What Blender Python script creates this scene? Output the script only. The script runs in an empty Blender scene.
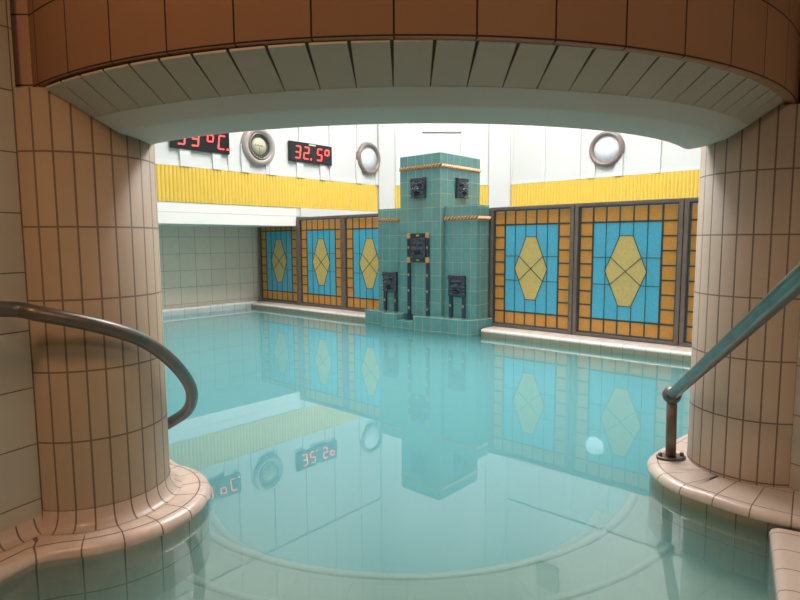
import bpy, bmesh, math, random
from mathutils import Vector, Matrix
random.seed(4)
PI = math.pi
scene = bpy.context.scene
COL = scene.collection
T = math.radians(41.70)
CT, ST = math.cos(T), math.sin(T)
RING = (0.018, 3.214)            # centre of the round entrance ring

def W(u, v, z=0.0):               # pool-hall axes (u along the glass wall, v into it) -> world
    return Vector((CT * u + ST * v, -ST * u + CT * v, z))

# ------------------------------------------------------------------ materials
def new_mat(name):
    m = bpy.data.materials.new(name); m.use_nodes = True
    nt = m.node_tree; b = nt.nodes['Principled BSDF']
    return m, nt, b

def plain(name, col, rough=.5, metal=0., noise=0., nscale=8., bump=0., coat=0., spec=.5):
    m, nt, b = new_mat(name)
    b.inputs['Base Color'].default_value = (*col, 1)
    b.inputs['Roughness'].default_value = rough
    b.inputs['Metallic'].default_value = metal
    b.inputs['Coat Weight'].default_value = coat
    b.inputs['Coat Roughness'].default_value = .08
    b.inputs['Specular IOR Level'].default_value = spec
    if noise or bump:
        tc = nt.nodes.new('ShaderNodeTexCoord'); n = nt.nodes.new('ShaderNodeTexNoise')
        n.inputs['Scale'].default_value = nscale; n.inputs['Detail'].default_value = 4
        nt.links.new(tc.outputs['Object'], n.inputs['Vector'])
        if noise:
            mx = nt.nodes.new('ShaderNodeMix'); mx.data_type = 'RGBA'
            mx.inputs[6].default_value = (*[max(0, c * (1 - noise)) for c in col], 1)
            mx.inputs[7].default_value = (*[min(1, c * (1 + noise)) for c in col], 1)
            nt.links.new(n.outputs['Fac'], mx.inputs[0]); nt.links.new(mx.outputs[2], b.inputs['Base Color'])
        if bump:
            bp = nt.nodes.new('ShaderNodeBump'); bp.inputs['Strength'].default_value = bump
            bp.inputs['Distance'].default_value = .01
            nt.links.new(n.outputs['Fac'], bp.inputs['Height']); nt.links.new(bp.outputs['Normal'], b.inputs['Normal'])
    return m

def tile(name, c1, c2, grout, w, h, gap=.005, rough=.25, uo=0., vo=0., bump=.6, coat=.0, spec=.5, mottling=.12):
    """square-set glazed tiles, laid out in metres on the UV map"""
    m, nt, b = new_mat(name)
    uv = nt.nodes.new('ShaderNodeUVMap'); mp = nt.nodes.new('ShaderNodeMapping')
    mp.inputs['Location'].default_value = (uo, vo, 0)
    br = nt.nodes.new('ShaderNodeTexBrick')
    br.offset = 0; br.squash = 1
    br.inputs['Scale'].default_value = 1
    br.inputs['Brick Width'].default_value = w; br.inputs['Row Height'].default_value = h
    br.inputs['Mortar Size'].default_value = gap * .5; br.inputs['Mortar Smooth'].default_value = .25
    br.inputs['Color1'].default_value = (*c1, 1); br.inputs['Color2'].default_value = (*c2, 1)
    br.inputs['Mortar'].default_value = (*grout, 1)
    nt.links.new(uv.outputs[0], mp.inputs[0]); nt.links.new(mp.outputs[0], br.inputs['Vector'])
    n = nt.nodes.new('ShaderNodeTexNoise'); n.inputs['Scale'].default_value = 14; n.inputs['Detail'].default_value = 5
    nt.links.new(mp.outputs[0], n.inputs['Vector'])
    mr = nt.nodes.new('ShaderNodeMapRange'); mr.inputs['To Min'].default_value = 1 - mottling; mr.inputs['To Max'].default_value = 1 + mottling
    nt.links.new(n.outputs['Fac'], mr.inputs['Value'])
    mx = nt.nodes.new('ShaderNodeMix'); mx.data_type = 'RGBA'; mx.blend_type = 'MULTIPLY'; mx.inputs[0].default_value = 1
    nt.links.new(br.outputs['Color'], mx.inputs[6]); nt.links.new(mr.outputs['Result'], mx.inputs[7])
    nt.links.new(mx.outputs[2], b.inputs['Base Color'])
    b.inputs['Roughness'].default_value = rough; b.inputs['Coat Weight'].default_value = coat
    b.inputs['Coat Roughness'].default_value = .1
    b.inputs['Specular IOR Level'].default_value = spec
    inv = nt.nodes.new('ShaderNodeMath'); inv.operation = 'SUBTRACT'; inv.inputs[0].default_value = 1
    nt.links.new(br.outputs['Fac'], inv.inputs[1])
    bp = nt.nodes.new('ShaderNodeBump'); bp.inputs['Strength'].default_value = bump; bp.inputs['Distance'].default_value = .004
    nt.links.new(inv.outputs[0], bp.inputs['Height']); nt.links.new(bp.outputs['Normal'], b.inputs['Normal'])
    return m

def glass(name, col, trans=.45):
    m, nt, b = new_mat(name)
    out = nt.nodes['Material Output']
    tc = nt.nodes.new('ShaderNodeTexCoord'); n = nt.nodes.new('ShaderNodeTexNoise')
    n.inputs['Scale'].default_value = 45; n.inputs['Detail'].default_value = 3
    nt.links.new(tc.outputs['Object'], n.inputs['Vector'])
    mx = nt.nodes.new('ShaderNodeMix'); mx.data_type = 'RGBA'
    mx.inputs[6].default_value = (*[c * .82 for c in col], 1); mx.inputs[7].default_value = (*[min(1, c * 1.14) for c in col], 1)
    nt.links.new(n.outputs['Fac'], mx.inputs[0]); nt.links.new(mx.outputs[2], b.inputs['Base Color'])
    b.inputs['Roughness'].default_value = .18
    bp = nt.nodes.new('ShaderNodeBump'); bp.inputs['Strength'].default_value = .12; bp.inputs['Distance'].default_value = .003
    nt.links.new(n.outputs['Fac'], bp.inputs['Height']); nt.links.new(bp.outputs['Normal'], b.inputs['Normal'])
    tr = nt.nodes.new('ShaderNodeBsdfTranslucent'); nt.links.new(mx.outputs[2], tr.inputs['Color'])
    ms = nt.nodes.new('ShaderNodeMixShader'); ms.inputs[0].default_value = trans
    nt.links.new(b.outputs[0], ms.inputs[1]); nt.links.new(tr.outputs[0], ms.inputs[2]); nt.links.new(ms.outputs[0], out.inputs[0])
    return m

def emit(name, col, s):
    m, nt, b = new_mat(name)
    b.inputs['Base Color'].default_value = (*[c * .5 for c in col], 1)
    b.inputs['Emission Color'].default_value = (*col, 1); b.inputs['Emission Strength'].default_value = s
    return m

def water_mat():
    m, nt, b = new_mat('murky_pool_water'); nt.nodes.remove(b)
    out = nt.nodes['Material Output']
    fr = nt.nodes.new('ShaderNodeFresnel'); fr.inputs['IOR'].default_value = 1.46
    gl = nt.nodes.new('ShaderNodeBsdfGlossy'); gl.inputs['Roughness'].default_value = .0; gl.inputs['Color'].default_value = (1, 1, 1, 1)
    tp = nt.nodes.new('ShaderNodeBsdfTransparent'); tp.inputs['Color'].default_value = (1, 1, 1, 1)
    body = tp
    vol = nt.nodes.new('ShaderNodeVolumePrincipled'); vol.inputs['Color'].default_value = WATER_COL
    vol.inputs['Density'].default_value = WATER_DENSITY; vol.inputs['Anisotropy'].default_value = .0
    vol.inputs['Absorption Color'].default_value = (.0, .0, .0, 1)
    nt.links.new(vol.outputs[0], out.inputs['Volume'])
    ms = nt.nodes.new('ShaderNodeMixShader')
    nt.links.new(fr.outputs[0], ms.inputs[0]); nt.links.new(body.outputs[0], ms.inputs[1]); nt.links.new(gl.outputs[0], ms.inputs[2])
    tc = nt.nodes.new('ShaderNodeTexCoord'); n = nt.nodes.new('ShaderNodeTexNoise'); n.inputs['Scale'].default_value = 2.2; n.inputs['Detail'].default_value = 1
    nt.links.new(tc.outputs['Object'], n.inputs['Vector'])
    bp = nt.nodes.new('ShaderNodeBump'); bp.inputs['Strength'].default_value = .004; bp.inputs['Distance'].default_value = .02
    nt.links.new(n.outputs['Fac'], bp.inputs['Height']); nt.links.new(bp.outputs['Normal'], gl.inputs['Normal'])
    nt.links.new(ms.outputs[0], out.inputs[0])
    return m

def bronze():
    m, nt, b = new_mat('patinated_bronze')
    tc = nt.nodes.new('ShaderNodeTexCoord'); n = nt.nodes.new('ShaderNodeTexNoise')
    n.inputs['Scale'].default_value = 9; n.inputs['Detail'].default_value = 8; n.inputs['Roughness'].default_value = .7
    nt.links.new(tc.outputs['Object'], n.inputs['Vector'])
    geo = nt.nodes.new('ShaderNodeAttribute'); geo.attribute_name = 'patina'
    ad = nt.nodes.new('ShaderNodeMath'); ad.operation = 'ADD'
    nt.links.new(n.outputs['Fac'], ad.inputs[0]); nt.links.new(geo.outputs['Fac'], ad.inputs[1])
    cr = nt.nodes.new('ShaderNodeValToRGB')
    e = cr.color_ramp.elements; e[0].position = .35; e[0].color = (.22, .155, .12, 1); e[1].position = .75; e[1].color = (.12, .21, .20, 1)
    k = cr.color_ramp.elements.new(.55); k.color = (.13, .135, .122, 1)
    nt.links.new(ad.outputs[0], cr.inputs[0]); nt.links.new(cr.outputs[0], b.inputs['Base Color'])
    b.inputs['Metallic'].default_value = .55; b.inputs['Roughness'].default_value = .36
    return m

WATER_COL = (.54, .955, .985, 1)
WATER_DENSITY = 1.5
M = {}
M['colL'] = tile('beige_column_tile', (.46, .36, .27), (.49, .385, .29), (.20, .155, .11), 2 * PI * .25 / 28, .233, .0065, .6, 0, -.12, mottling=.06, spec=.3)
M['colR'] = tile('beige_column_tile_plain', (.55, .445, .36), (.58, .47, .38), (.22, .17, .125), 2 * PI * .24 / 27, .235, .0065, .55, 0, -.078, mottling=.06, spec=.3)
M['cove'] = tile('pink_cove_tile', (.60, .47, .40), (.64, .50, .43), (.22, .15, .12), 2 * PI * .25 / 28, .6, .006, .32, 0, .3, coat=.1)
M['ledgeL'] = tile('pink_ledge_tile', (.72, .58, .505), (.68, .53, .455), (.22, .15, .12), .1236, .2, .0055, .3, 0, 0, coat=.1, mottling=.3)
M['ledgeR'] = tile('pink_ledge_tile_plain', (.70, .57, .50), (.73, .60, .525), (.27, .19, .15), .122, .2, .005, .28, .02, 0, coat=.1, mottling=.08)
M['coping'] = tile('pale_pink_coping_tile', (.78, .68, .63), (.82, .73, .68), (.45, .36, .31), .2, .2, .005, .2, 0, 0, coat=.2)
M['copingw'] = tile('white_coping_tile', (.84, .82, .78), (.87, .85, .81), (.42, .39, .35), .2, .2, .005, .2, 0, 0, coat=.2)
M['strip'] = tile('brown_strip_tile', (.50, .37, .25), (.53, .395, .27), (.24, .17, .11), .1, .2, .005, .3, 0, 0, mottling=.06)
M['wallnear'] = tile('cream_wall_tile', (.50, .435, .36), (.53, .46, .38), (.16, .14, .12), .19, .186, .0045, .3, .05, -.165, mottling=.05)
M['wallback'] = tile('grey_green_wall_tile', (.71, .635, .52), (.74, .665, .55), (.27, .24, .20), .2435, .2395, .005, .35, -.13, -.123, mottling=.06)
M['fascia'] = tile('terracotta_tile', (.40, .205, .115), (.43, .225, .13), (.035, .02, .012), .2, .213, .0055, .45, .029, -.0005, mottling=.05)
M['pink'] = tile('rose_tile', (.45, .27, .18), (.47, .285, .19), (.05, .03, .02), .2, .213, .005, .45, .1, -.004, mottling=.05)
M['slat'] = plain('grey_soffit_tile', (.53, .50, .44), .5, noise=.05, nscale=20)
M['joint'] = plain('dark_soffit_joint', (.13, .11, .085), .9)
M['plaster'] = plain('painted_plaster', (.64, .61, .56), .6, noise=.03, nscale=5)
M['white'] = plain('white_wall_paint', (.60, .60, .59), .65, noise=.015, nscale=3)
M['whitetrim'] = plain('white_gloss_trim', (.63, .63, .62), .5)
M['fasciaw'] = plain('soffit_white_paint', (.80, .78, .75), .6)
M['yellow'] = plain('yellow_corrugated_paint', (.72, .49, .075), .5)
M['teal'] = tile('teal_glazed_tile', (.105, .275, .27), (.125, .305, .297), (.42, .41, .32), .117, .15, .0055, .18, 0, -.02, coat=.35, mottling=.14)
M['rope'] = plain('orange_rope_moulding', (.66, .34, .15), .25, noise=.35, nscale=30, coat=.4)
M['rope_bed'] = plain('rope_bed', (.30, .14, .06), .4)
M['mask'] = plain('blue_black_glaze', (.026, .034, .055), .16, noise=.5, nscale=25, coat=.5)
M['gold'] = plain('golden_glaze', (.55, .30, .10), .3, noise=.2, nscale=30)
M['amberbead'] = plain('yellow_bead_glaze', (.38, .29, .08), .3)
M['wood'] = plain('weathered_bronze_frame', (.175, .125, .10), .55, noise=.4, nscale=18)
M['came'] = plain('dark_lead', (.035, .055, .058), .45)
M['orange'] = glass('orange_glass', (.84, .45, .11))
M['blue'] = glass('blue_glass', (.17, .63, .80))
M['hex'] = glass('straw_glass', (.82, .66, .28))
M['bronze'] = bronze()
M['case'] = plain('black_case', (.008, .008, .009), .25)
M['digit'] = emit('red_digits', (1., .045, .035), 5.)
M['label'] = plain('pale_label', (.55, .55, .55), .4)
M['taupe'] = plain('taupe_ring', (.22, .165, .15), .35, noise=.2, nscale=15, coat=.2)
M['clockring'] = plain('grey_rose_ring', (.36, .30, .285), .35, noise=.15, nscale=15, coat=.2)
M['dial'] = plain('olive_beige_dial', (.47, .44, .31), .5)
M['dialdark'] = plain('dark_dial_band', (.09, .10, .085), .35)
M['bezel'] = plain('dull_metal_bezel', (.27, .25, .22), .35, metal=.6)
M['mark'] = plain('dark_print', (.06, .055, .045), .6)
M['pane'] = plain('pale_porthole_pane', (.74, .79, .86), .08, coat=.4)
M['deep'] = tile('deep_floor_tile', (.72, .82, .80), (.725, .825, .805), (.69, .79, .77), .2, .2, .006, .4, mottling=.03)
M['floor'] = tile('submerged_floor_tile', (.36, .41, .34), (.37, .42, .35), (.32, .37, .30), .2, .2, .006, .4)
M['nosing'] = plain('white_step_nosing', (.43, .48, .40), .4)
M['basin'] = tile('pool_wall_tile', (.70, .78, .76), (.71, .79, .77), (.64, .72, .70), .2, .2, .005, .35)
M['ceil'] = plain('dark_ceiling_plaster', (.42, .37, .32), .8)
M['glow'] = emit('luminous_laylight', (1., .975, .95), 18.)
M['lampwarm'] = emit('warm_lamp_glass', (1., .56, .29), 27.)
M['lampsoft'] = emit('soft_lamp_glass', (1., .76, .54), 26.)
M['lampw'] = emit('pool_lamp_glass', (.86, 1., .98), 16.)
M['vent'] = plain('dark_grille', (.05, .055, .06), .5)
M['water'] = water_mat()

# ------------------------------------------------------------------ mesh tools
class MB:
    """collects faces with uv in metres; build() links them as one mesh object"""
    def __init__(s): s.v = []; s.f = []; s.uv = []; s.sm = []; s.mi = []
    def face(s, pts, uvs=None, smooth=False, mi=0):
        i = len(s.v); s.v += [tuple(p) for p in pts]; s.f.append(list(range(i, i + len(pts))))
        s.uv.append(uvs or [(0, 0)] * len(pts)); s.sm.append(smooth); s.mi.append(mi)
    def box(s, a, b, mat=None, uoff=0.):
        (x0, y0, z0), (x1, y1, z1) = a, b
        q = [((x0, y0, z0), (x1, y0, z0), (x1, y0, z1), (x0, y0, z1), 0, 2), ((x1, y1, z0), (x0, y1, z0), (x0, y1, z1), (x1, y1, z1), 0, 2),
             ((x0, y1, z0), (x0, y0, z0), (x0, y0, z1), (x0, y1, z1), 1, 2), ((x1, y0, z0), (x1, y1, z0), (x1, y1, z1), (x1, y0, z1), 1, 2),
             ((x0, y0, z1), (x1, y0, z1), (x1, y1, z1), (x0, y1, z1), 0, 1), ((x0, y1, z0), (x1, y1, z0), (x1, y0, z0), (x0, y0, z0), 0, 1)]
        for p in q:
            pts = p[:4]; uv = [(c[p[4]] + uoff, c[p[5]]) for c in pts]
            if mat is not None: pts = [mat @ Vector(c) for c in pts]
            s.face(pts, uv)
        return s
    def prism(s, poly, z0, z1, top=True, bottom=True, uoff=0.):
        n = len(poly); L = uoff
        for i in range(n):
            a, b = poly[i], poly[(i + 1) % n]; d = math.dist(a, b)
            s.face([(*a, z0), (*b, z0), (*b, z1), (*a, z1)], [(L, z0), (L + d, z0), (L + d, z1), (L, z1)]); L += d
        if top: s.face([(*p, z1) for p in poly], [tuple(p) for p in poly])
        if bottom: s.face([(*p, z0) for p in reversed(poly)], [tuple(p) for p in reversed(poly)])
        return s
    def wall(s, path, z0, z1, uoff=0., th=0.):
        L = uoff
        for a, b in zip(path[:-1], path[1:]):
            d = math.dist(a, b)
            s.face([(*a, z0), (*b, z0), (*b, z1), (*a, z1)], [(L, z0), (L + d, z0), (L + d, z1), (L, z1)]); L += d
        return s
    def slab(s, path, z0, z1, th, side=1, uoff=0.):
        """a wall of real thickness th along a path; side=1 grows to the left of travel"""
        off = offset_path(path, th * side)
        L = uoff
        for i in range(len(path) - 1):
            a, b, c, d_ = path[i], path[i + 1], off[i + 1], off[i]; d = math.dist(a, b)
            s.face([(*a, z0), (*b, z0), (*b, z1), (*a, z1)], [(L, z0), (L + d, z0), (L + d, z1), (L, z1)])
            s.face([(*c, z0), (*d_, z0), (*d_, z1), (*c, z1)], [(L, z0), (L + d, z0), (L + d, z1), (L, z1)])
            s.face([(*a, z1), (*b, z1), (*c, z1), (*d_, z1)]); s.face([(*d_, z0), (*c, z0), (*b, z0), (*a, z0)]); L += d
        for k in (0, -1):
            a, d_ = path[k], off[k]; s.face([(*a, z0), (*d_, z0), (*d_, z1), (*a, z1)])
        return s
    def sweep(s, path, prof, side=1, v0=0., smooth=True, uoff=0., low=-9):
        """profile (inward offset, z) carried along a 2D path"""
        rows = [offset_path(path, o * side) for o, z in prof]
        pl = [v0]
        for (a, b) in zip(prof[:-1], prof[1:]): pl.append(pl[-1] + math.dist(a, b))
        L = [uoff]
        for a, b in zip(path[:-1], path[1:]): L.append(L[-1] + math.dist(a, b))
        for j in range(len(prof) - 1):
            for i in range(len(path) - 1):
                s.face([(*rows[j][i], prof[j][1]), (*rows[j][i + 1], prof[j][1]), (*rows[j + 1][i + 1], prof[j + 1][1]), (*rows[j + 1][i], prof[j + 1][1])],
                       [(L[i], pl[j]), (L[i + 1], pl[j]), (L[i + 1], pl[j + 1]), (L[i], pl[j + 1])], smooth, 1 if prof[j + 1][1] <= low else 0)
        return s
    def lathe(s, c, prof, a0=0., a1=2 * PI, n=96, R=None, v0=0., smooth=True, axis=None):
        """profile (r, z) turned about a vertical axis at c; angle 0 points to -y, growing towards +x"""
        pl = [v0]
        for (a, b) in zip(prof[:-1], prof[1:]): pl.append(pl[-1] + math.dist(a, b))
        if R is None: R = max(r for r, z in prof)
        P = lambda r, a, z: Vector((c[0] + r * math.sin(a), c[1] - r * math.cos(a), z))
        for i in range(n):
            b0 = a0 + (a1 - a0) * i / n; b1 = a0 + (a1 - a0) * (i + 1) / n
            for j in range(len(prof) - 1):
                (r0, z0), (r1, z1) = prof[j], prof[j + 1]
                if r0 < 1e-6: pts, uv = [P(r0, b0, z0), P(r1, b1, z1), P(r1, b0, z1)], [(b0 * R, pl[j]), (b1 * R, pl[j + 1]), (b0 * R, pl[j + 1])]
                elif r1 < 1e-6: pts, uv = [P(r0, b0, z0), P(r0, b1, z0), P(r1, b0, z1)], [(b0 * R, pl[j]), (b1 * R, pl[j]), (b0 * R, pl[j + 1])]
                else: pts, uv = [P(r0, b0, z0), P(r0, b1, z0), P(r1, b1, z1), P(r1, b0, z1)], [(b0 * R, pl[j]), (b1 * R, pl[j]), (b1 * R, pl[j + 1]), (b0 * R, pl[j + 1])]
                if axis is not None: pts = [axis @ p for p in pts]
                s.face(pts, uv, smooth)
        return s
    def tube(s, pts, r, n=14, caps=True):
        pts = [Vector(p) for p in pts]; rings = []; L = 0.; Ls = []
        up = None
        for i, p in enumerate(pts):
            t = (pts[min(i + 1, len(pts) - 1)] - pts[max(i - 1, 0)]).normalized()
            if up is None:
                up = Vector((0, 0, 1)) if abs(t.z) < .9 else Vector((1, 0, 0))
            x = t.cross(up).normalized(); y = x.cross(t).normalized(); up = y
            rings.append([p + (x * math.cos(2 * PI * k / n) + y * math.sin(2 * PI * k / n)) * r for k in range(n)])
            if i: L += (p - pts[i - 1]).length
            Ls.append(L)
        for i in range(len(pts) - 1):
            for k in range(n):
                k2 = (k + 1) % n
                s.face([rings[i][k], rings[i][k2], rings[i + 1][k2], rings[i + 1][k]], [(Ls[i], k / n), (Ls[i], (k + 1) / n), (Ls[i + 1], (k + 1) / n), (Ls[i + 1], k / n)], True)
        if caps:
            s.face(list(reversed(rings[0]))); s.face(rings[-1])
        return s
    def ball(s, c, r, n=16, sc=(1, 1, 1), rot=None):
        c = Vector(c)
        def P(i, j):
            a = PI * i / n; b = 2 * PI * j / n
            p = Vector((math.sin(a) * math.cos(b) * r * sc[0], math.sin(a) * math.sin(b) * r * sc[1], math.cos(a) * r * sc[2]))
            return c + (rot @ p if rot is not None else p)
        for i in range(n):
            for j in range(n):
                if i == 0: s.face([P(0, 0), P(1, j), P(1, j + 1)], None, True)
                elif i == n - 1: s.face([P(i, j), P(n, 0), P(i, j + 1)], None, True)
                else: s.face([P(i, j), P(i + 1, j), P(i + 1, j + 1), P(i, j + 1)], None, True)
        return s
    def build(s, name, mats, parent=None, bevel=0., merge=True, recalc=True):
        me = bpy.data.meshes.new(name); me.from_pydata(s.v, [], s.f)
        uvl = me.uv_layers.new(name='UVMap'); k = 0
        for poly, uvs in zip(me.polygons, s.uv):
            for li, uvv in zip(poly.loop_indices, uvs): uvl.data[li].uv = uvv
        me.polygons.foreach_set('use_smooth', s.sm); me.polygons.foreach_set('material_index', s.mi)
        if merge:
            bm = bmesh.new(); bm.from_mesh(me)
            bmesh.ops.remove_doubles(bm, verts=bm.verts, dist=1e-5)
            if recalc: bmesh.ops.recalc_face_normals(bm, faces=bm.faces)
            bm.to_mesh(me); bm.free()
        for m in (mats if isinstance(mats, list) else [mats]): me.materials.append(m)
        o = bpy.data.objects.new(name, me); COL.objects.link(o)
        if parent is not None: o.parent = parent
        if bevel:
            b = o.modifiers.new('soft_edges', 'BEVEL'); b.width = bevel; b.segments = 2; b.limit_method = 'ANGLE'
        return o

def offset_path(path, d):
    """parallel of an open 2D path; positive d is to the left of travel"""
    out = []
    n = len(path)
    for i in range(n):
        def nrm(a, b):
            L = math.dist(a, b); return (-(b[1] - a[1]) / L, (b[0] - a[0]) / L)
        if i == 0: nx, ny = nrm(path[0], path[1]); k = 1
        elif i == n - 1: nx, ny = nrm(path[-2], path[-1]); k = 1
        else:
            a = nrm(path[i - 1], path[i]); b = nrm(path[i], path[i + 1])
            nx, ny = a[0] + b[0], a[1] + b[1]; L = math.hypot(nx, ny); nx /= L; ny /= L
            k = 1 / max(.35, nx * a[0] + ny * a[1])
        out.append((path[i][0] + nx * d * k, path[i][1] + ny * d * k))
    return out

def empty(name, loc, rz=0.):
    o = bpy.data.objects.new(name, None); COL.objects.link(o); o.location = loc; o.rotation_euler = (0, 0, rz)
    o.empty_display_size = .1
    return o
def tag(o, label, cat, group=None, kind=None):
    o['label'] = label; o['category'] = cat
    if group: o['group'] = group
    if kind: o['kind'] = kind
    return o
def struct(o, label=None):
    o['kind'] = 'structure'
    if label: o['label'] = label
    return o
def smooth_path(pts, n=8):
    """Catmull-Rom through 2D/3D points"""
    P = [Vector(p) for p in pts]; P = [2 * P[0] - P[1]] + P + [2 * P[-1] - P[-2]]; out = []
    for i in range(1, len(P) - 2):
        a, b, c, d = P[i - 1:i + 3]
        for k in range(n):
            t = k / n
            out.append(.5 * ((2 * b) + (c - a) * t + (2 * a - 5 * b + 4 * c - d) * t * t + (3 * b - a - 3 * c + d) * t ** 3))
    out.append(P[-2]); return out

def w2(u, v): p = W(u, v); return (p.x, p.y)

# ------------------------------------------------------------------ the hall (setting)
TOP = 5.6
ROT_W = -T                        # local x = u, local y = v
ROT_L = PI / 2 - T                # local x = v, local y = -u
UL, VR = -6.763, 8.5
# upper hall, built in local (u, v) axes
cB, cC = (UL, 7.05), (-5.2, VR)
wl = struct(MB().slab([(UL, 1.2), (UL, 7.05)], 1.37, TOP, .15, 1).slab([(UL, 5.42), (UL, 7.05)], -1., 1.37, .15, 1).build('wall_left', M['white']));  wl.rotation_euler.z = ROT_W
wf = struct(MB().slab([cB, cC], -1., TOP, .15, 1).build('wall_back', M['white'])); wf.rotation_euler.z = ROT_W
wr = struct(MB().slab([cC, (.9, VR)], -1., TOP, .15, 1).build('wall_right', M['white'])); wr.rotation_euler.z = ROT_W
F_ = (RING[0] - 1.36, RING[1] - .38); E_ = (RING[0] + 1.412 * math.sin(.905), RING[1] - 1.412 * math.cos(.905))
ww = struct(MB().slab([w2(.9, VR), (3.9, 3.3), (1.78, 2.72)], -1., 1.42, .15, 1).slab([w2(.9, VR), (3.9, 3.3), (1.78, 2.60), E_], 1.42, TOP, .15, 1).build('wall_near_right', M['white']))
ww = struct(MB().slab([F_, (-2.6, 3.9), w2(-7.95, 1.2)], -1., 1.37, .15, 1).slab([F_, (-2.6, 3.9), w2(UL, 1.2)], 1.37, TOP, .15, 1).build('wall_near_left', M['white']))
aF = math.atan2(F_[0] - RING[0], RING[1] - F_[1]); aE = .905
struct(MB().lathe(RING, [(1.412, 1.40), (1.412, TOP)], aF, aE, 48).build('wall_ring_inner', M['white'], recalc=False))

# back tile wall below the soffit, and the soffit box
b = struct(MB().slab([(-7.803, 1.0), (-7.803, 5.45)], -1., 1.30, .15, 1).build('wall_back_tiled', M['wallback'])); b.rotation_euler.z = ROT_W
sf = MB()
pr = [(-7.80, 1.233), (-6.765, 1.233), (-6.763, 1.372), (-6.760, 1.376), (-6.760, 1.495), (-6.763, 1.497), (-7.80, 1.497)]
v0_, v1_ = 1.2, 5.33
for i in range(len(pr)):
    a, c = pr[i], pr[(i + 1) % len(pr)]
    sf.face([(a[0], v0_, a[1]), (c[0], v0_, c[1]), (c[0], v1_, c[1]), (a[0], v1_, a[1])])
sf.face([(p[0], v1_, p[1]) for p in pr]); sf.face([(p[0], v0_, p[1]) for p in reversed(pr)])
o = struct(sf.build('soffit', M['fasciaw'])); o.rotation_euler.z = ROT_W
# strip of the same mouldings continuing behind the glass screen
o = struct(MB().box((UL, 5.40, 1.372), (UL + .02, 7.05, 1.495)).build('trim_1', M['whitetrim'])); o.rotation_euler.z = ROT_W

# yellow corrugated bands
def corrugated(name, path_uv, z0, z1):
    m = MB(); (a, b_) = path_uv
    L = math.dist(a, b_); n = int(L / .05); k = 8
    du, dv = (b_[0] - a[0]) / L, (b_[1] - a[1]) / L
    nx, ny = dv, -du          # towards the pool (right of travel)
    pts = []
    for i in range(n * k + 1):
        s_ = L * i / (n * k); h = .004 + .013 * abs(math.sin(PI * i / k)) ** .8
        pts.append((a[0] + du * s_ + nx * h, a[1] + dv * s_ + ny * h))
    for p, q in zip(pts[:-1], pts[1:]): m.face([(*p, z0), (*q, z0), (*q, z1), (*p, z1)], None, True)
    back = [a, b_]
    m.face([(*p, z1) for p in pts] + [(*b_, z1), (*a, z1)]); m.face([(*p, z0) for p in reversed(pts)] + [(*a, z0), (*b_, z0)])
    o = struct(m.build(name, M['yellow'], merge=False, recalc=False)); o.rotation_euler.z = ROT_W
def lerp2(a, b_, t): return (a[0] + (b_[0] - a[0]) * t, a[1] + (b_[1] - a[1]) * t)
cl = math.dist(cB, cC)
corrugated('trim_2', [(UL, 1.3), (UL, 7.03)], 1.497, 1.93)
corrugated('trim_3', [lerp2(cB, cC, .13), lerp2(cB, cC, .87)], 1.497, 1.93)
corrugated('trim_4', [(-5.08, VR), (.8, VR)], 1.497, 1.93)
# corner pilasters
dxc, dyc = (cC[0] - cB[0]) / cl, (cC[1] - cB[1]) / cl; nxc, nyc = dyc, -dxc
def cham(t, d): return (cB[0] + dxc * t + nxc * d, cB[1] + dyc * t + nyc * d)
o = struct(MB().prism([(UL + .05, 7.03), cB, cham(.28, 0), cham(.28, .05)], 0, TOP).prism([cham(cl - .28, .05), cham(cl - .28, 0), cC, (-5.08, VR), (-5.08, VR - .05)], 0, TOP).build('trim_5', M['white'])); o.rotation_euler.z = ROT_W
# ribs dividing the white walls into tall recessed fields
rb = MB()
for k in range(9):
    v = 1.78 + .585 * k + .14
    if v < 6.9: rb.box((UL, v - .035, 1.93), (UL + .022, v + .035, TOP - .02))
rb.box((UL, 1.25, 1.93), (UL + .012, 7.03, 2.0)).box((UL, 1.25, 3.5), (UL + .03, 7.03, 3.6))
for vv in (3.84, 4.70, 5.62, 6.81): rb.box((UL, vv - .28, 1.93), (UL + .03, vv - .16, 2.3)).box((UL, vv + .16, 1.93), (UL + .03, vv + .28, 2.3))
o = struct(rb.build('trim_6', M['whitetrim'])); o.rotation_euler.z = ROT_W
rb = MB()
for k in range(10):
    u = -5.08 + .585 * k
    if u < .7: rb.box((u - .03, VR - .022, 1.93), (u + .03, VR, TOP - .02))
rb.box((-5.08, VR - .012, 1.93), (.8, VR, 1.985)).box((-5.08, VR - .03, 3.5), (.8, VR, 3.6))
for uu in (-3.49,): rb.box((uu - .26, VR - .03, 1.93), (uu - .15, VR, 2.3)).box((uu + .15, VR - .03, 1.93), (uu + .26, VR, 2.3))
o = struct(rb.build('trim_7', M['whitetrim'])); o.rotation_euler.z = ROT_W
# framed field on the chamfer wall
cf = MB(); mc = (.5 * cl)
def cbox(m, t0, t1, z0, z1, d): m.prism([cham(t0, d), cham(t0, 0), cham(t1, 0), cham(t1, d)], z0, z1)
cbox(cf, .30, mc - .32, 1.93, TOP - .02, .02); cbox(cf, mc + .32, cl - .30, 1.93, TOP - .02, .02)
cbox(cf, mc - .32, mc + .32, 2.80, 3.0, .026); cbox(cf, mc - .32, mc + .32, 1.93, 2.0, .02)
cbox(cf, mc - .38, mc - .32, 1.93, 3.0, .03); cbox(cf, mc + .32, mc + .38, 1.93, 3.0, .03)
o = struct(cf.build('trim_8', M['whitetrim'])); o.rotation_euler.z = ROT_W

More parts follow.
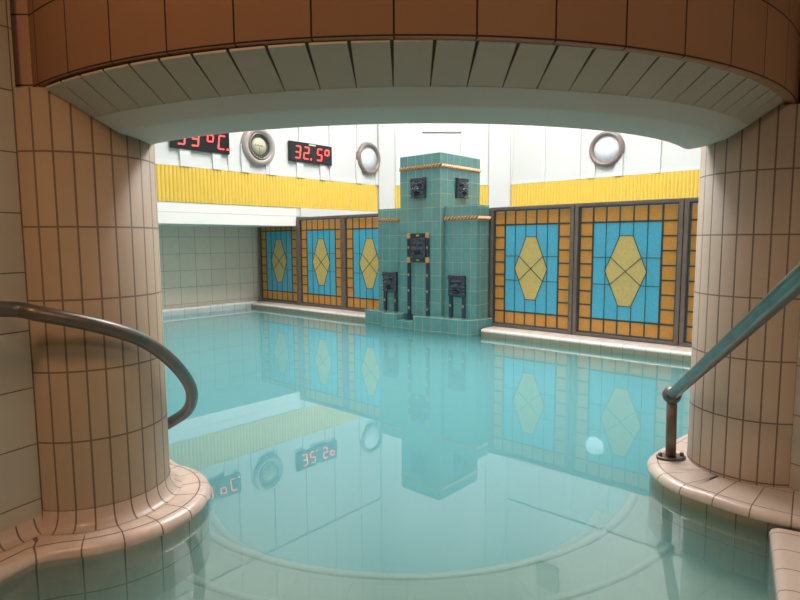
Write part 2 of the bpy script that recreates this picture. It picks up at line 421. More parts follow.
# roof of the hall with its luminous laylight
o = struct(MB().box((-8.2, .3, TOP), (1.6, 9.0, TOP + .15)).build('ceiling', M['white'])); o.rotation_euler.z = ROT_W
lay = empty('laylight', W(-3.45, 5.3, TOP - .06), ROT_W)
tag(lay, 'large square luminous laylight set into the white ceiling over the pool', 'ceiling light')
m = MB()
for k in range(5):
    q = -1.7 + .85 * k
    m.box((q - .03, -1.73, -.02), (q + .03, 1.73, .06)); m.box((-1.73, q - .03, -.02), (1.73, q + .03, .06))
m.build('frame', M['whitetrim'], lay)
MB().box((-1.68, -1.68, .015), (1.68, 1.68, .035)).build('luminous_pane', M['glow'], lay)

# ------------------------------------------------------------------ pool basin, floor, water
fl = MB()
fl.box((-7.9, -2.2, -1.35), (4.5, 8.6, -1.25))
o = struct(fl.build('floor', M['deep'])); o.rotation_euler.z = ROT_W
# round submerged steps
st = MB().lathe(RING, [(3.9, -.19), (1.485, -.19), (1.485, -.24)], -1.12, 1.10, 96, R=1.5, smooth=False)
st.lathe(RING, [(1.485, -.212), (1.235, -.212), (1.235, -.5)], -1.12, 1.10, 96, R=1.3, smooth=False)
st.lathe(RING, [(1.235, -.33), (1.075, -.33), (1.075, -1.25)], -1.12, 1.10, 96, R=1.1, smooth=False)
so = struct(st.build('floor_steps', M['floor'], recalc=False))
for nm, r, z in (('trim_9', 1.475, -.188), ('trim_10', 1.225, -.208), ('trim_11', 1.068, -.327)):
    struct(MB().lathe(RING, [(r + .028, z - .03), (r + .028, z), (r - .012, z), (r - .012, z - .03)], -1.12, 1.10, 96).build(nm, M['nosing'], recalc=False))
# water
wm = MB(); wm.prism([(-6.6, -1.5), (5.6, -1.5), (5.6, 10.6), (-6.6, 10.6)], -1.4, 0)
water = wm.build('pool_water', M['water'])
tag(water, 'still milky turquoise pool water mirroring the stained glass and the fountain', 'water', kind='stuff')

# coping along the glass wall
prof = [(.007, -1.25), (.007, .040), (.0, .044), (.0, .053), (.006, .064), (.02, .071), (.045, .0745), (.30, .076)]
def vstart(prof, o_at):           # put a tile joint where the profile reaches the flat top
    L = 0
    for a, c in zip(prof[:-1], prof[1:]):
        if c[0] >= o_at and a[1] > .0: L += math.dist(a, c); break
        L += math.dist(a, c)
    return -L
o = struct(MB().sweep([(-7.62, 5.085), (-5.03, 5.085)], prof, 1, vstart(prof, .045), uoff=.03, low=.0405).sweep([(-3.385, 5.085), (.9, 5.085)], prof, 1, vstart(prof, .045), uoff=.1, low=.0405).build('coping_glass_wall', [M['coping'], M['strip']], recalc=False)); o.rotation_euler.z = ROT_W
o = struct(MB().sweep([(-7.62, 1.2), (-7.62, 5.2)], [(p[0] * .6, p[1] + .012 if p[1] > 0 else p[1]) for p in prof], 1, vstart(prof, .045)).build('coping_back_wall', M['copingw'], recalc=False)); o.rotation_euler.z = ROT_W
# ledges round the columns
CL, CR = (-1.13, 2.07), (1.464, 2.33)
arc = [(CL[0] + .40 * math.cos(a), CL[1] + .375 * math.sin(a)) for a in [math.radians(-80 + 8 * k) for k in range(19)]]
pL = [(-1.90, .02), (-1.40, 1.09), (-1.172, 1.578), (-1.128, 1.672)] + arc + [(-1.16, 2.62), (-1.6, 2.95)]
profL = [(.012, -1.25), (.012, .016), (0, .02), (0, .034), (.006, .048), (.02, .056), (.04, .06), (.30, .062)]
struct(MB().sweep(pL, profL, 1, vstart(profL, .04), uoff=.02).build('ledge_left', M['ledgeL'], recalc=False))
pR = [Vector((p[0], p[1])) for p in [(1.75, 2.98), (1.396, 2.739), (1.216, 2.575), (1.085, 2.44), (1.036, 2.317), (1.036, 2.2), (1.068, 2.105), (1.125, 2.03), (1.195, 1.947), (1.281, 1.872), (1.42, 1.775), (1.7, 1.59)]]
pR = [(p.x, p.y) for p in smooth_path(pR, 6)]
profR = [(.012, -1.25), (.012, .03), (0, .033), (0, .045), (.006, .056), (.02, .064), (.04, .067), (.36, .067)]
struct(MB().sweep(pR, profR, 1, vstart(profR, .04), uoff=.0, low=.0305).build('ledge_right', [M['ledgeR'], M['strip']], recalc=False))
pS = [(1.245, 1.862), (1.017, 1.468), (.5, .54), (0.28, .14)]
ps = MB().sweep(pS, [(.008, -1.25), (.004, .0), (0, .012), (.006, .026), (.022, .034), (.04, .036), (.55, .036)], 1, -.99, uoff=.07)
struct(ps.build('ledge_step', M['ledgeR'], recalc=False))

# ------------------------------------------------------------------ near room (under the arch)
zc = 2.35
path = [(-2.95, -1.5), (-1.19, 1.84), (-1.28, 2.3), (F_[0], F_[1])]
struct(MB().slab([(-2.874, -1.5), (-1.182, 1.835)], -1., zc, .06, 1, uoff=.02).build('wall_near_tiled_left', M['wallnear']))
struct(MB().slab([(-1.215, 1.87), (-1.28, 2.3), F_], -1., zc, .06, 1).build('wall_pier_left', M['wallnear']))
struct(MB().slab([(1.80, 2.75), (1.66, 2.5), (1.462, 2.09), (3.12, -1.5)], -1., zc, .06, 1, uoff=.03).build('wall_near_tiled_right', M['wallnear']))
struct(MB().slab([(3.2, -1.5), (-3.0, -1.5)], -1., zc, .06, 1).build('wall_near_back', M['wallnear']))
struct(MB().box((-3.1, -1.6, zc), (3.3, 2.3, zc + .1)).build('ceiling_near', M['ceil']))
# rose tiled end piece above the left column
struct(MB().box((-1.31, 1.870, 1.488), (-1.150, 2.0, zc)).build('wall_end_left', M['pink']))
# tiled ring beam: fascia, splayed soffit and plaster cove
A0, A1 = -.722, 1.05
beam = struct(MB().lathe(RING, [(1.74, 1.4855), (1.772, 1.486), (1.780, 1.490), (1.78, zc)], A0, A1, 120, R=1.78, v0=1.450).build('arch_beam', M['fascia'], recalc=False))
RING2 = (.002, 3.214)
struct(MB().lathe(RING2, [(1.764, 1.486), (1.64, 1.3985)], A0 - .6, A1 + .2, 120).build('soffit_bed', M['joint'], recalc=False)); SOF = [bpy.data.objects['soffit_bed']]
sl = MB(); pitch = .1048 / 1.78
k0 = -15
for k in range(k0, 21):
    a = (k + .33) * pitch
    rm, zi = 1.7105, 1.4405
    for_r = [(1.767, 1.4775), (1.648, 1.4005)]
    ca, sa = math.cos(a), math.sin(a)
    def P(r, t, z): return (RING2[0] + r * sa + t * ca, RING2[1] - r * ca + t * sa, z)
    h0, h1 = .0474, .0474
    lo = [P(for_r[0][0], -h0, for_r[0][1]), P(for_r[0][0], h0, for_r[0][1]), P(for_r[1][0], h1, for_r[1][1]), P(for_r[1][0], -h1, for_r[1][1])]
    up = [(p[0], p[1], p[2] + .006) for p in lo]
    sl.face(lo); sl.face(list(reversed(up)))
    for i in range(4): j = (i + 1) % 4; sl.face([lo[i], up[i], up[j], lo[j]])
SOF.append(struct2 := sl.build('soffit_tiles', M['slat'], bevel=.0008)); struct(struct2)
struct(MB().lathe(RING2, [(1.652, 1.402), (1.588, 1.3705), (1.574, 1.3655), (1.45, 1.3525), (1.432, 1.3515), (1.418, 1.356), (1.412, 1.370), (1.412, 1.45)], A0 - .62, .95, 120).build('plaster_cove', M['plaster'], recalc=False)); SOF.append(bpy.data.objects['plaster_cove'])
for o in SOF: o.rotation_euler.y = -.009; o.location = (.0128, 0, .002)   # the old arch is not quite level
# warm ceiling lamps of the near room
def ceiling_lamp(x, y, label, gl):
    t = tag(empty('ceiling_lamp', (x, y, zc)), label, 'lamp')
    MB().lathe((0, 0), [(0, -.02), (.25, -.02), (.265, -.015), (.265, 0)], n=32).build('rim', M['bezel'], t)
    MB().lathe((0, 0), [(0, -.055), (.12, -.05), (.20, -.038), (.245, -.021)], n=32).build('lamp_glass', gl, t)
    return t
ceiling_lamp(-1.0, .25, 'round warm ceiling lamp by the left tiled wall', M['lampwarm'])
ceiling_lamp(.9, -.2, 'round warm ceiling lamp by the right tiled wall', M['lampsoft'])

# ------------------------------------------------------------------ columns
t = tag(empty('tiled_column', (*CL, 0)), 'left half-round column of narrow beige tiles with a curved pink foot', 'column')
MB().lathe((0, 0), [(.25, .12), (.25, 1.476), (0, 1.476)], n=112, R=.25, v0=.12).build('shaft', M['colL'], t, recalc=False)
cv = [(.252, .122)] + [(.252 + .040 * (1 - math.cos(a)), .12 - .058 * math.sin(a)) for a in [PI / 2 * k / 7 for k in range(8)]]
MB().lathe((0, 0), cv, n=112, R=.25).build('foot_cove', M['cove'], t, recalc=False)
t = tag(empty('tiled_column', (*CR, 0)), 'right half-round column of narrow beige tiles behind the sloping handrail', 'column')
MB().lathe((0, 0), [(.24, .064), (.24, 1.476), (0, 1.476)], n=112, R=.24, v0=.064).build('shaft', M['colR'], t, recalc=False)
# cove along the left wall foot
d = Vector((-1.188 + 2.88, 1.835 + 1.5)).normalized()
struct(MB().sweep([(-2.7, -1.15), (-1.15, 1.9)], [(p[0] - .252, p[1]) for p in cv], -1, 0).build('baseboard_left', M['cove'], recalc=False))

# ------------------------------------------------------------------ handrails
def patina(o, f):
    a = o.data.attributes.new('patina', 'FLOAT', 'POINT')
    a.data.foreach_set('value', [f(v.co) for v in o.data.vertices])
hl = tag(empty('handrail', (-1.05, 1.70, 0)), 'dark bronze handrail curling round the left column', 'handrail')
pts = [(-1.50, 1.0, .87), (-1.33, 1.33, .845), (-1.159, 1.66, .812), (-1.07, 1.70, .792), (-.946, 1.80, .74), (-.872, 1.92, .675), (-.836, 2.06, .577), (-.829, 2.20, .465), (-.847, 2.29, .379), (-.905, 2.38, .292), (-1.0, 2.43, .225), (-1.08, 2.36, .19), (-1.1, 2.30, .18)]
pts = smooth_path([Vector(p) - Vector((-1.05, 1.70, 0)) for p in pts], 8)
o = MB().tube(pts, .0235, 18).build('rail', M['bronze'], hl); patina(o, lambda c: -.03 + (.10 if c.y > .35 else 0) + (.10 if c.x < -.12 else 0))
ks = [p for p in pts if -.13 < p.x < -.0]
j = MB(); k = min(range(len(pts)), key=lambda i: abs(pts[i].x + .045)); j.tube([pts[k - 1].lerp(pts[k], .2), pts[k], pts[k].lerp(pts[k + 1], .5)], .0252, 18)
o = j.build('joint_collar', M['bronze'], hl); patina(o, lambda c: -.1)
o = MB().lathe((0, 0), [(0, 0), (.045, 0), (.045, .012), (.02, .016), (0, .016)], n=24, axis=Matrix.Translation((-.053, .604, .18)) @ Matrix.Rotation(math.radians(8), 4, 'Z') @ Matrix.Rotation(-PI / 2, 4, 'X')).build('wall_flange', M['bronze'], hl); patina(o, lambda c: 0)
o = MB().tube([(-.45, -.70, .87), (-.50, -.68, .80), (-.62, -.60, .78)], .012, 10).build('wall_bracket', M['bronze'], hl); patina(o, lambda c: 0)

hb = Vector((1.16, 2.395, .067))
hr = tag(empty('handrail', hb), 'green patinated bronze handrail rising past the right column from a short post', 'handrail')
L = lambda p: Vector(p) - hb
o = MB().tube([L((1.152, 2.393, .345)).lerp(L((.754, .90, 1.062)), k / 24) for k in range(25)], .0225, 18).build('rail', M['bronze'], hr)
patina(o, lambda c: .16)
o = MB().tube([L((1.158, 2.394, .078)), L((1.153, 2.393, .335))], .021, 18).build('post', M['bronze'], hr); patina(o, lambda c: -.08)
o = MB().tube([L((.752, .895, .0365)), L((.754, .90, 1.05))], .021, 18).build('post', M['bronze'], hr); patina(o, lambda c: -.08)
o = MB().ball(L((.754, .90, 1.062)), .038, 18).build('ball_joint', M['bronze'], hr); patina(o, lambda c: -.05)
o = MB().ball(L((1.152, 2.393, .345)), .038, 18).build('ball_joint', M['bronze'], hr); patina(o, lambda c: -.05)
fl_ = MB()
ov = [(.062 * math.cos(a), .038 * math.sin(a)) for a in [2 * PI * k / 32 for k in range(32)]]
fl_.prism(ov, 0, .012)
o = fl_.build('flange', M['bronze'], hr, bevel=.003); patina(o, lambda c: -.05)
for sx in (-1, 1):
    q = MB().prism([(sx * .046 + .0095 * math.cos(PI / 3 * k), .0095 * math.sin(PI / 3 * k)) for k in range(6)], .012, .026)
    o = q.build('bolt', M['bronze'], hr, bevel=.002); patina(o, lambda c: -.2)

# ------------------------------------------------------------------ stained-glass screen
def stained_panel(u0, u1, label):
    w = u1 - u0; H = 1.357 - .078
    t = tag(empty('stained_glass_panel', W(u0, 5.36, .078), ROT_W), label, 'stained glass panel', 'stained glass panels of the pool screen')
    f = .04; zb, zt = .03, H - .035                       # glass opening
    fr = MB(); g = .003
    fr.box((g, -.035, 0), (w - g, .045, zb)); fr.box((g, -.035, zt), (w - g, .045, H))
    fr.box((g, -.04, zb), (f, .05, zt)); fr.box((w - f, -.04, zb), (w - g, .05, zt))
    fr.build('frame', M['wood'], t, bevel=.005)
    bd = MB()                                             # inner bead of the frame
    for a, b_ in (((f, -.02, zb), (f + .012, .02, zt)), ((w - f - .012, -.02, zb), (w - f, .02, zt)), ((f + .012, -.02, zb), (w - f - .012, .02, zb + .012)), ((f + .012, -.02, zt - .012), (w - f - .012, .02, zt))): bd.box(a, b_)
    bd.build('bead', M['came'], t)
    x0, x1, z0, z1 = f + .012, w - f - .012, zb + .012, zt - .012
    gw, gh = x1 - x0, z1 - z0
    cx = [x0 + gw * k / 7 for k in range(8)]
    zr = [z0, z0 + gh * .110] + [z0 + gh * (.110 + .772 * k / 7) for k in range(1, 8)] + [z1]
    th = .004
    org = MB()
    for i in range(7):
        for r in range(len(zr) - 1):
            if i in (0, 6) or r in (0, len(zr) - 2):
                org.box((cx[i] + .004, -th, zr[r] + .004), (cx[i + 1] - .004, th, zr[r + 1] - .004))
    org.build('orange_border', M['orange'], t)
    bx0, bx1, bz0, bz1 = cx[1], cx[6], zr[1], zr[-2]
    bh = bz1 - bz0; xm = (cx[3] + cx[4]) / 2; zm = (bz0 + bz1) / 2 + .002
    hx = [(cx[2] - .004, zm), (cx[3] + .004, bz0 + bh * .150), (cx[4] - .004, bz0 + bh * .150), (cx[5] + .004, zm), (cx[4] - .004, bz0 + bh * .862), (cx[3] + .004, bz0 + bh * .862)]
    hexm = MB()
    hexm.face([(x, -th - .001, z) for x, z in hx]); hexm.face([(x, th + .001, z) for x, z in reversed(hx)])
    for i in range(6):
        a, c = hx[i], hx[(i + 1) % 6]; hexm.face([(a[0], -th - .001, a[1]), (a[0], th + .001, a[1]), (c[0], th + .001, c[1]), (c[0], -th - .001, c[1])])
    # blue field: real panes all round the hexagon
    bl = MB()
    def pane(poly):
        bl.face([(x, -th, z) for x, z in poly]); bl.face([(x, th, z) for x, z in reversed(poly)])
        for i in range(len(poly)):
            a, c = poly[i], poly[(i + 1) % len(poly)]; bl.face([(a[0], -th, a[1]), (a[0], th, a[1]), (c[0], th, c[1]), (c[0], -th, c[1])])
    pane([(bx0, bz0), (cx[2] - .004, bz0), (cx[2] - .004, bz1), (bx0, bz1)])
    pane([(cx[5] + .004, bz0), (bx1, bz0), (bx1, bz1), (cx[5] + .004, bz1)])
    pane([(cx[2] - .004, bz0), (hx[1][0], bz0), hx[1], hx[0]]); pane([hx[0], hx[5], (hx[5][0], bz1), (cx[2] - .004, bz1)])
    pane([hx[2], (hx[2][0], bz0), (cx[5] + .004, bz0), hx[3]]); pane([hx[3], (cx[5] + .004, bz1), (hx[4][0], bz1), hx[4]])
    pane([(hx[1][0], bz0), (hx[2][0], bz0), hx[2], hx[1]]); pane([hx[5], hx[4], (hx[4][0], bz1), (hx[5][0], bz1)])
    bl.build('blue_field', M['blue'], t, merge=False, recalc=False)
    hexm.build('straw_hexagon', M['hex'], t)
    # lead lines
    cm = MB()
    def bar(a, c, wd):
        a = Vector((a[0], 0, a[1])); c = Vector((c[0], 0, c[1])); d_ = c - a; Ln = d_.length; x = d_ / Ln; z = Vector((-x.z, 0, x.x))
        mt = Matrix(((x.x, 0, z.x, a.x), (0, 1, 0, 0), (x.z, 0, z.z, a.z), (0, 0, 0, 1)))
        cm.box((-wd * .3, -.008, -wd / 2), (Ln + wd * .3, .008, wd / 2), mt)
    bar((x0, bz0), (x1, bz0), .016); bar((x0, bz1), (x1, bz1), .016); bar((bx0, z0), (bx0, z1), .016); bar((bx1, z0), (bx1, z1), .016)
    for i in range(2, 6): bar((cx[i], z0), (cx[i], bz0), .012); bar((cx[i], bz1), (cx[i], z1), .012)
    for r in range(2, 8): bar((x0, zr[r]), (bx0, zr[r]), .013); bar((bx1, zr[r]), (x1, zr[r]), .013)
    lw = .0055
    f1 = .39
    yl = hx[0][1] + (hx[5][1] - hx[0][1]) * f1; xl = hx[0][0] + (hx[5][0] - hx[0][0]) * f1
    yb = hx[0][1] + (hx[1][1] - hx[0][1]) * f1; xb = hx[0][0] + (hx[1][0] - hx[0][0]) * f1
    xr = 2 * xm - xl; xrb = 2 * xm - xb
    bar((xl, yl), (xrb, yb), lw); bar((xb, yb), (xr, yl), lw)
    for (a, c) in (((bx0, yl), (xl, yl)), ((xr, yl), (bx1, yl)), ((bx0, yb), (xb, yb)), ((xrb, yb), (bx1, yb))): bar(a, c, lw)
    for i in range(6): bar(hx[i], hx[(i + 1) % 6], lw)
    for i in (2, 5): bar((cx[i], bz0), (cx[i], bz1), lw)
    for i in (3, 4): bar((cx[i], bz0), (cx[i], hx[1][1]), lw); bar((cx[i], hx[4][1]), (cx[i], bz1), lw)
    cm.build('lead_came', M['came'], t, merge=False)
    return t
panels = [(-7.735, -6.74, 'farthest left stained glass panel, in the corner by the grey tiled wall'),
          (-6.74, -5.78, 'stained glass panel standing second from the grey tiled wall, left of the teal fountain'),
          (-5.78, -4.82, 'stained glass panel partly behind the left shoulder of the teal fountain'),
          (-3.44, -2.478, 'stained glass panel directly right of the teal fountain'),
          (-2.478, -1.492, 'largest looking stained glass panel, whole, second to the right of the fountain'),
          (-1.492, -.56, 'stained glass panel of which only a strip shows beside the right column')]
for u0, u1, lb in panels: stained_panel(u0, u1, lb)
# screen posts hidden by the fountain
o = struct(MB().box((-4.815, 5.33, .07), (-4.468, 5.40, 1.35)).box((-3.868, 5.33, .07), (-3.445, 5.40, 1.35)).build('wall_screen_centre', M['wood'])); o.rotation_euler.z = ROT_W
o = struct(MB().box((-.555, 5.33, -1.25), (.9, 5.40, 1.35)).build('wall_screen_end', M['wood'])); o.rotation_euler.z = ROT_W
o = struct(MB().box((-7.8, 5.36, -1.25), (.9, 5.42, .07)).build('wall_basin', M['basin'])); o.rotation_euler.z = ROT_W

# ------------------------------------------------------------------ fountain tower
U0, V0 = -4.17, 5.2
ft = tag(empty('fountain_tower', W(U0, V0, 0), ROT_W), 'tall stepped teal tiled fountain with dark grotesque masks, standing at the pool edge', 'fountain')
def S(pts): return [(a - U0, b_ - V0) for a, b_ in pts]
SW = (-4.462, -3.874)
mb = MB()
def fbox(m, u0, u1, v0, v1, z0, z1, uo=0.): m.box((u0 - U0, v0 - V0, z0), (u1 - U0, v1 - V0, z1), uoff=uo)
x = MB(); fbox(x, SW[0], SW[1], 5.02, 5.775, .165, 1.955, .292); x.build('shaft', M['teal'], ft, bevel=.004)
x = MB(); fbox(x, -4.875, SW[0] - .001, 5.08, 5.315, .165, 1.388, .05); x.build('shoulder', M['teal'], ft, bevel=.004)
x = MB(); fbox(x, SW[1] + .001, -3.442, 5.08, 5.315, .165, 1.382, .05); x.build('shoulder', M['teal'], ft, bevel=.004)
pl = MB()
pl.prism(S([(-5.02, 5.325), (-5.02, 4.985), (-4.70, 4.95), (-4.645, 4.885), (-4.405, 4.885), (-4.405, 5.325)]), -1.25, .17)
pl.prism(S([(-4.404, 4.885), (-4.166, 4.885), (-4.166, 5.3), (-4.404, 5.3)]), -1.25, .10, uoff=.04)
pl.prism(S([(-4.165, 5.325), (-4.165, 4.885), (-3.88, 4.885), (-3.81, 4.935), (-3.67, 4.915), (-3.50, 4.93), (-3.435, 4.99), (-3.395, 5.15), (-3.39, 5.325)]), -1.25, .17)
pl.build('plinth', M['teal'], ft, bevel=.006)
# rope mouldings
def rope(name, a, b_, z, face):
    """run of slanted beads along a face; a,b in (u,v); face = outward normal (u,v)"""
    m = MB(); Ln = math.dist(a, b_); n = max(3, round(Ln / .043)); dx, dy = (b_[0] - a[0]) / Ln, (b_[1] - a[1]) / Ln
    x = Vector((dx, dy, 0)); y = Vector((-face[0], -face[1], 0)); z_ = Vector((0, 0, 1))
    R = Matrix((x, y, z_)).transposed()
    rot = R @ Matrix.Rotation(math.radians(-45), 3, 'Y')
    for i in range(n):
        s_ = (i + .5) / n * Ln
        m.ball((a[0] + dx * s_ - U0 + face[0] * .010, a[1] + dy * s_ - V0 + face[1] * .010, z), 1, 8, (.031, .016, .0105), rot)
    return m.build(name, M['rope'], ft, merge=False)
def band(a, b_, z, face, h=.021):
    m = MB(); p = [(a[0] - U0, a[1] - V0), (b_[0] - U0, b_[1] - V0), (b_[0] - U0 + face[0] * .008, b_[1] - V0 + face[1] * .008), (a[0] - U0 + face[0] * .008, a[1] - V0 + face[1] * .008)]
    m.prism(p, z - h, z + h); return m
for a, b_, z, fc in (((SW[0], 5.02), (SW[1], 5.02), 1.818, (0, -1)), ((SW[1], 5.02), (SW[1], 5.775), 1.818, (1, 0)),
                     ((-4.875, 5.08), (SW[0], 5.08), 1.255, (0, -1)), ((SW[1], 5.08), (-3.442, 5.08), 1.245, (0, -1)), ((-3.442, 5.08), (-3.442, 5.325), 1.245, (1, 0))):
    r_ = rope('rope_moulding', a, b_, z, fc)
    band(a, b_, z, fc).build('rope_bed', M['rope_bed'], r_)
# grotesque masks
def g(x, y, cx, cy, sx, sy): return math.exp(-((x - cx) / sx) ** 2 - ((y - cy) / sy) ** 2)
def face_height(x, y):            # x -.5..45, y 0..1
    ax = abs(x)
    h = .35 + .25 * math.cos(PI * x * .9) + .1 * g(x, y, 0, .5, .5, .6)
    h += .38 * g(ax, y, .17, .69 + .10 * ax, .16, .055)          # scowling brows
    h -= .42 * g(ax, y, .2, .575, .105, .05)                       # eye sockets
    h += .26 * g(ax, y, .2, .572, .045, .026)                      # eyes
    h += .50 * g(x, y, 0, .50, .065, .13) + .34 * g(ax, y, .075, .425, .06, .045)   # nose
    h += .30 * g(ax, y, .30, .42, .10, .09)                        # cheeks
    ry = ((x / .23) ** 2 + ((y - .235) / .105) ** 2) ** .5
    h -= .62 * max(0, 1 - ry) ** .6                                # open mouth
    h += .30 * math.exp(-((ry - 1.12) / .22) ** 2)                 # lips
    h += .18 * g(x, y, 0, .06, .2, .05)                            # chin
    if y > .78: h += .14 * math.sin(x * 34) * min(1, (y - .78) / .08) + .12   # hair ridges
    h += .09 * math.sin(y * 40 + ax * 22) * max(0, min(1, (ax - .34) / .08))  # side locks
    return max(.05, h)
def mask(o, xdir, w, h, d, name='mask'):
    """o = lower left corner of the back plane (local), xdir unit (2D); bulges towards -normal"""
    m = MB(); nx, ny = 36, 44
    xd = Vector((xdir[0], xdir[1], 0)); nd = Vector((xdir[1], -xdir[0], 0)); O_ = Vector(o)
    gr = [[O_ + xd * (w * i / nx) + Vector((0, 0, h * j / ny)) + nd * (.008 + d * face_height(i / nx - .5, j / ny)) for i in range(nx + 1)] for j in range(ny + 1)]
    for j in range(ny):
        for i in range(nx): m.face([gr[j][i], gr[j][i + 1], gr[j + 1][i + 1], gr[j + 1][i]], None, True)
    rim = [gr[0][i] for i in range(nx + 1)] + [gr[j][nx] for j in range(1, ny + 1)] + [gr[ny][i] for i in range(nx - 1, -1, -1)] + [gr[j][0] for j in range(ny - 1, 0, -1)]
    base = [p - nd * ((p - O_).dot(nd)) for p in rim]
    n = len(rim)
    for i in range(n): k = (i + 1) % n; m.face([base[i], base[k], rim[k], rim[i]])
    return m.build(name, M['mask'], ft, recalc=False)
fx = lambda u, v, z: (u - U0, v - V0, z)
mask(fx(-4.278, 5.02, 1.478), (1, 0), .205, .225, .05)
mask(fx(SW[1], 5.285, 1.478), (0, 1), .215, .225, .05)
mask(fx(-4.29, 5.02, .826), (1, 0), .216, .21, .035)
mask(fx(-4.777, 5.08, .402), (1, 0), .216, .236, .05)
mask(fx(-3.792, 5.08, .402), (1, 0), .216, .23, .05)
# frame of the central cascade: jambs, lintels, gold corner blocks and beads
def jamb(u0, u1, v, z0, z1, beads, pr=.022, axis='z'):
    m = MB(); fbox(m, u0, u1, v - pr, v, z0, z1); o_ = m.build('jamb', M['mask'], ft, bevel=.006)
    for zb in beads:
        um = (u0 + u1) / 2; bd = MB()
        fbox(bd, um - .011, um + .011, v - pr - .006, v - pr + .004, zb - .014, zb + .014)
        bd.build('gold_bead', M['amberbead'], o_, bevel=.003)
jamb(-4.342, -4.296, 5.02, .10, .757, [.24, .44, .62]); jamb(-4.069, -4.025, 5.02, .17, .757, [.24, .44, .62])
jamb(-4.342, -4.296, 5.02, .824, 1.03, [.93]); jamb(-4.069, -4.025, 5.02, .824, 1.03, [.93])
def lintel(z0, z1):
    m = MB(); fbox(m, -4.294, -4.071, 4.998, 5.02, z0, z1); o_ = m.build('lintel', M['mask'], ft, bevel=.006)
    bd = MB(); fbox(bd, -4.205, -4.16, 4.993, 5.0, (z0 + z1) / 2 - .01, (z0 + z1) / 2 + .01); bd.build('gold_bead', M['amberbead'], o_, bevel=.003)
lintel(1.04, 1.09); lintel(.764, .816)
for zb in (1.035, .760):
    for u in (-4.345, -4.072):
        m = MB(); fbox(m, u, u + .05, 4.993, 5.02, zb, zb + .06); m.build('corner_block', M['gold'], ft, bevel=.008)
# small spouts' jambs on both shoulders
for ua in (-4.777, -3.792):
    jamb(ua, ua + .045, 5.08, .17, .405, [.30], .022); jamb(ua + .171, ua + .216, 5.08, .17, .405, [.30], .022)

# ------------------------------------------------------------------ things on the walls of the hall
def wall_frame(kind, p, z):       # left wall: p = v ; right wall: p = u.  local x right, y into wall, z up
    return (W(UL, p, z), ROT_L) if kind == 'L' else (W(p, VR, z), ROT_W)
AX = Matrix.Rotation(PI / 2, 4, 'X')       # lathe axis z -> -y (out of the wall)
def ringprof(r0, r1, d): return [(r0, 0)] + [((r0 + r1) / 2 + (r0 - r1) / 2 * math.cos(a), d * math.sin(a) ** .7) for a in [PI * k / 12 for k in range(1, 12)]] + [(r1, 0.004)]
def porthole(kind, p, z, label):
    loc, rz = wall_frame(kind, p, z)
    t = tag(empty('porthole', loc, rz), label, 'porthole', 'round portholes high on the hall walls')
    MB().lathe((0, 0), ringprof(.262, .185, .075), n=56, axis=AX).build('ring', M['taupe'], t)
    MB().lathe((0, 0), [(0, .03), (.195, .03), (.195, .02)], n=56, axis=AX).build('pane', M['pane'], t)
porthole('L', 6.81, 2.345, 'round porthole on the left wall, right of the red 32.5 display')
porthole('R', -3.475, 2.335, 'round porthole on the right wall above the stained glass')
# dial clock
loc, rz = wall_frame('L', 4.69, 2.292)
t = tag(empty('wall_dial', loc, rz), 'round wall dial with olive face in a rose grey ring, between two red displays', 'dial')
MB().lathe((0, 0), ringprof(.262, .165, .085), n=56, axis=AX).build('ring', M['clockring'], t)
MB().lathe((0, 0), [(.172, .05), (.172, .085), (.160, .085), (.156, .045)], n=56, axis=AX).build('bezel', M['bezel'], t)
MB().lathe((0, 0), [(0, .045), (.165, .045), (.165, .02)], n=56, axis=AX).build('scale_band', M['dialdark'], t)
MB().lathe((0, 0), [(0, .052), (.113, .052), (.113, .04)], n=56, axis=AX).build('face', M['dial'], t)
mk = MB()
for k in range(24):
    a = 2 * PI * k / 24; c_, s_ = math.cos(a), math.sin(a)
    mt = Matrix.Rotation(-a, 4, 'Y')
    mk.box((-.006, -.049, .122), (.006, -.044, .148 if k % 2 else .152), mt)
mk.build('scale_mark', M['bezel'], t)
lt = MB(); xx = -.062
for i, (w_, h_) in enumerate([(.014, .022), (.006, .016), (.012, .016), (.012, .022), (.005, .016), (.012, .016), (.010, .020), (.012, .016)]):
    lt.box((xx, -.0545, 0), (xx + w_ * .45, -.0515, h_)); lt.box((xx, -.0545, h_ * .5), (xx + w_, -.0515, h_ * .5 + .004)); xx += w_ + .006
lt.build('lettering', M['mark'], t)
MB().box((-.0025, -.0545, -.10), (.0025, -.0515, -.005)).build('hand', M['mark'], t)
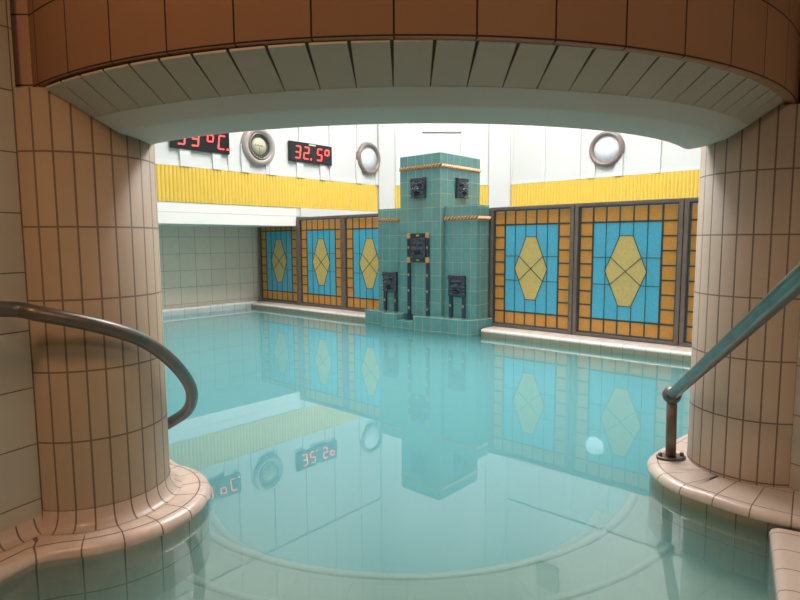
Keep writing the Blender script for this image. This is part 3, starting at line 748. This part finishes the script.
# red led displays
SEG = {'0': 'abcdef', '2': 'abged', '3': 'abgcd', '5': 'afgcd', '9': 'abcfgd', 'C': 'afed', 'o': 'abgf'}
def led(v0, v1, z0, z1, text, label):
    loc, rz = W(UL, v0, z0), ROT_L; w, h = v1 - v0, z1 - z0
    t = tag(empty('temperature_display', loc, rz), label, 'digital display', 'red digital displays on the left hall wall')
    MB().box((0, -.05, 0), (w, -.01, h)).build('case', M['case'], t, bevel=.006)
    MB().box((w * .3, -.01, h * .25), (w * .7, .0, h * .75)).build('mount', M['case'], t)
    for ch, x, sz, zb in text:
        m = MB(); k = .014; y0, y1 = -.0545, -.0495
        if ch == '.':
            m.box((x - .011, y0, zb - .009), (x + .011, y1, zb + .011)); m.build('point', M['digit'], t); continue
        dw, dh = sz; sl_ = .12
        def seg(xa, za, xb, zb_):
            a = Vector((xa + (za) * sl_, 0, za)); c = Vector((xb + (zb_) * sl_, 0, zb_)); d_ = (c - a); Ln = d_.length; X = d_ / Ln; Z = Vector((-X.z, 0, X.x))
            mt = Matrix(((X.x, 0, Z.x, a.x + x), (0, 1, 0, 0), (X.z, 0, Z.z, a.z + zb), (0, 0, 0, 1)))
            m.box((k * .35, y0, -k / 2), (Ln - k * .35, y1, k / 2), mt)
        hw = dh / 2
        if ch == 'o': L_ = {'a': (0, dh, dw, dh), 'b': (dw, dh, dw, 0), 'g': (0, 0, dw, 0), 'f': (0, dh, 0, 0)}
        else: L_ = {'a': (0, dh, dw, dh), 'b': (dw, dh, dw, hw), 'c': (dw, hw, dw, 0), 'd': (0, 0, dw, 0), 'e': (0, hw, 0, 0), 'f': (0, dh, 0, hw), 'g': (0, hw, dw, hw)}
        for s_ in SEG[ch]: seg(*L_[s_])
        m.build('digit' if ch not in 'oC' else 'unit_symbol', M['digit'], t)
    pl_ = MB(); pl_.box((w * .44, -.052, h * .885), (w * .60, -.0495, h * .955)); lb_ = pl_.build('maker_plate', M['label'], t)
z_ = .055
led(5.20, 6.00, 2.152, 2.436, [('3', .095, (.085, .165), z_), ('2', .25, (.085, .165), z_), ('.', .385, 0, z_), ('5', .50, (.085, .165), z_), ('o', .655, (.075, .075), z_ + .09)],
    'black display with red digits 32.5, beside the round dial')
led(3.44, 4.235, 2.135, 2.415, [('3', .085, (.085, .165), z_), ('9', .265, (.085, .165), z_), ('o', .48, (.075, .08), z_ + .075), ('C', .63, (.085, .165), z_), ('.', .765, 0, z_)],
    'black display with red degrees C, cut off by the arch above the left column')
# dark square grille high on the right wall (seen mirrored in the water)
loc, rz = W(-4.27, VR, 4.62), ROT_W
t = tag(empty('wall_grille', loc, rz), 'dark square grille high on the right white wall, mirrored in the water', 'grille')
MB().box((-.2, -.05, -.22), (.2, 0, .22)).build('case', M['vent'], t, bevel=.01)
m = MB()
for k in range(9): m.box((-.17, -.062, -.2 + .05 * k - .008), (.17, -.05, -.2 + .05 * k + .008))
m.build('slat', M['bezel'], t)
# underwater lamp on the basin wall
loc = W(-2.115, 5.112, -.905)
t = tag(empty('underwater_lamp', loc, ROT_W), 'round white underwater lamp on the pool wall, glowing through the water', 'lamp')
MB().lathe((0, 0), ringprof(.105, .088, .02), n=40, axis=AX).build('rim', M['bezel'], t)
MB().lathe((0, 0), [(.088 * math.sin(PI / 2 * k / 8), .01 + .075 * math.cos(PI / 2 * k / 8)) for k in range(9)], n=40, axis=AX).build('lens', M['lampw'], t)

# ------------------------------------------------------------------ light, world, camera
wd_ = bpy.data.worlds.new('hall_world'); scene.world = wd_; wd_.use_nodes = True
wd_.node_tree.nodes['Background'].inputs[0].default_value = (.6, .75, .85, 1); wd_.node_tree.nodes['Background'].inputs[1].default_value = .05

f, p, r = 576.4, math.radians(5.794), math.radians(-.323)
Fv = Vector((0, math.cos(p), -math.sin(p))); Uv = Vector((0, math.sin(p), math.cos(p))); Rv = Vector((1, 0, 0))
R2 = Rv * math.cos(r) + Uv * math.sin(r); U2 = Uv * math.cos(r) - Rv * math.sin(r)
cd = bpy.data.cameras.new('camera'); cam = bpy.data.objects.new('camera', cd); COL.objects.link(cam)
cd.sensor_width = 36; cd.lens = f * 36 / 800; cd.clip_start = .02
cam.matrix_world = Matrix(((R2.x, U2.x, -Fv.x, 0), (R2.y, U2.y, -Fv.y, 0), (R2.z, U2.z, -Fv.z, 1), (0, 0, 0, 1)))
scene.camera = cam
scene.cycles.volume_bounces = 3
vs = scene.view_settings
vs.view_transform = 'Standard'; vs.look = 'None'; vs.gamma = 1; vs.use_curve_mapping = False; vs.exposure = 0.
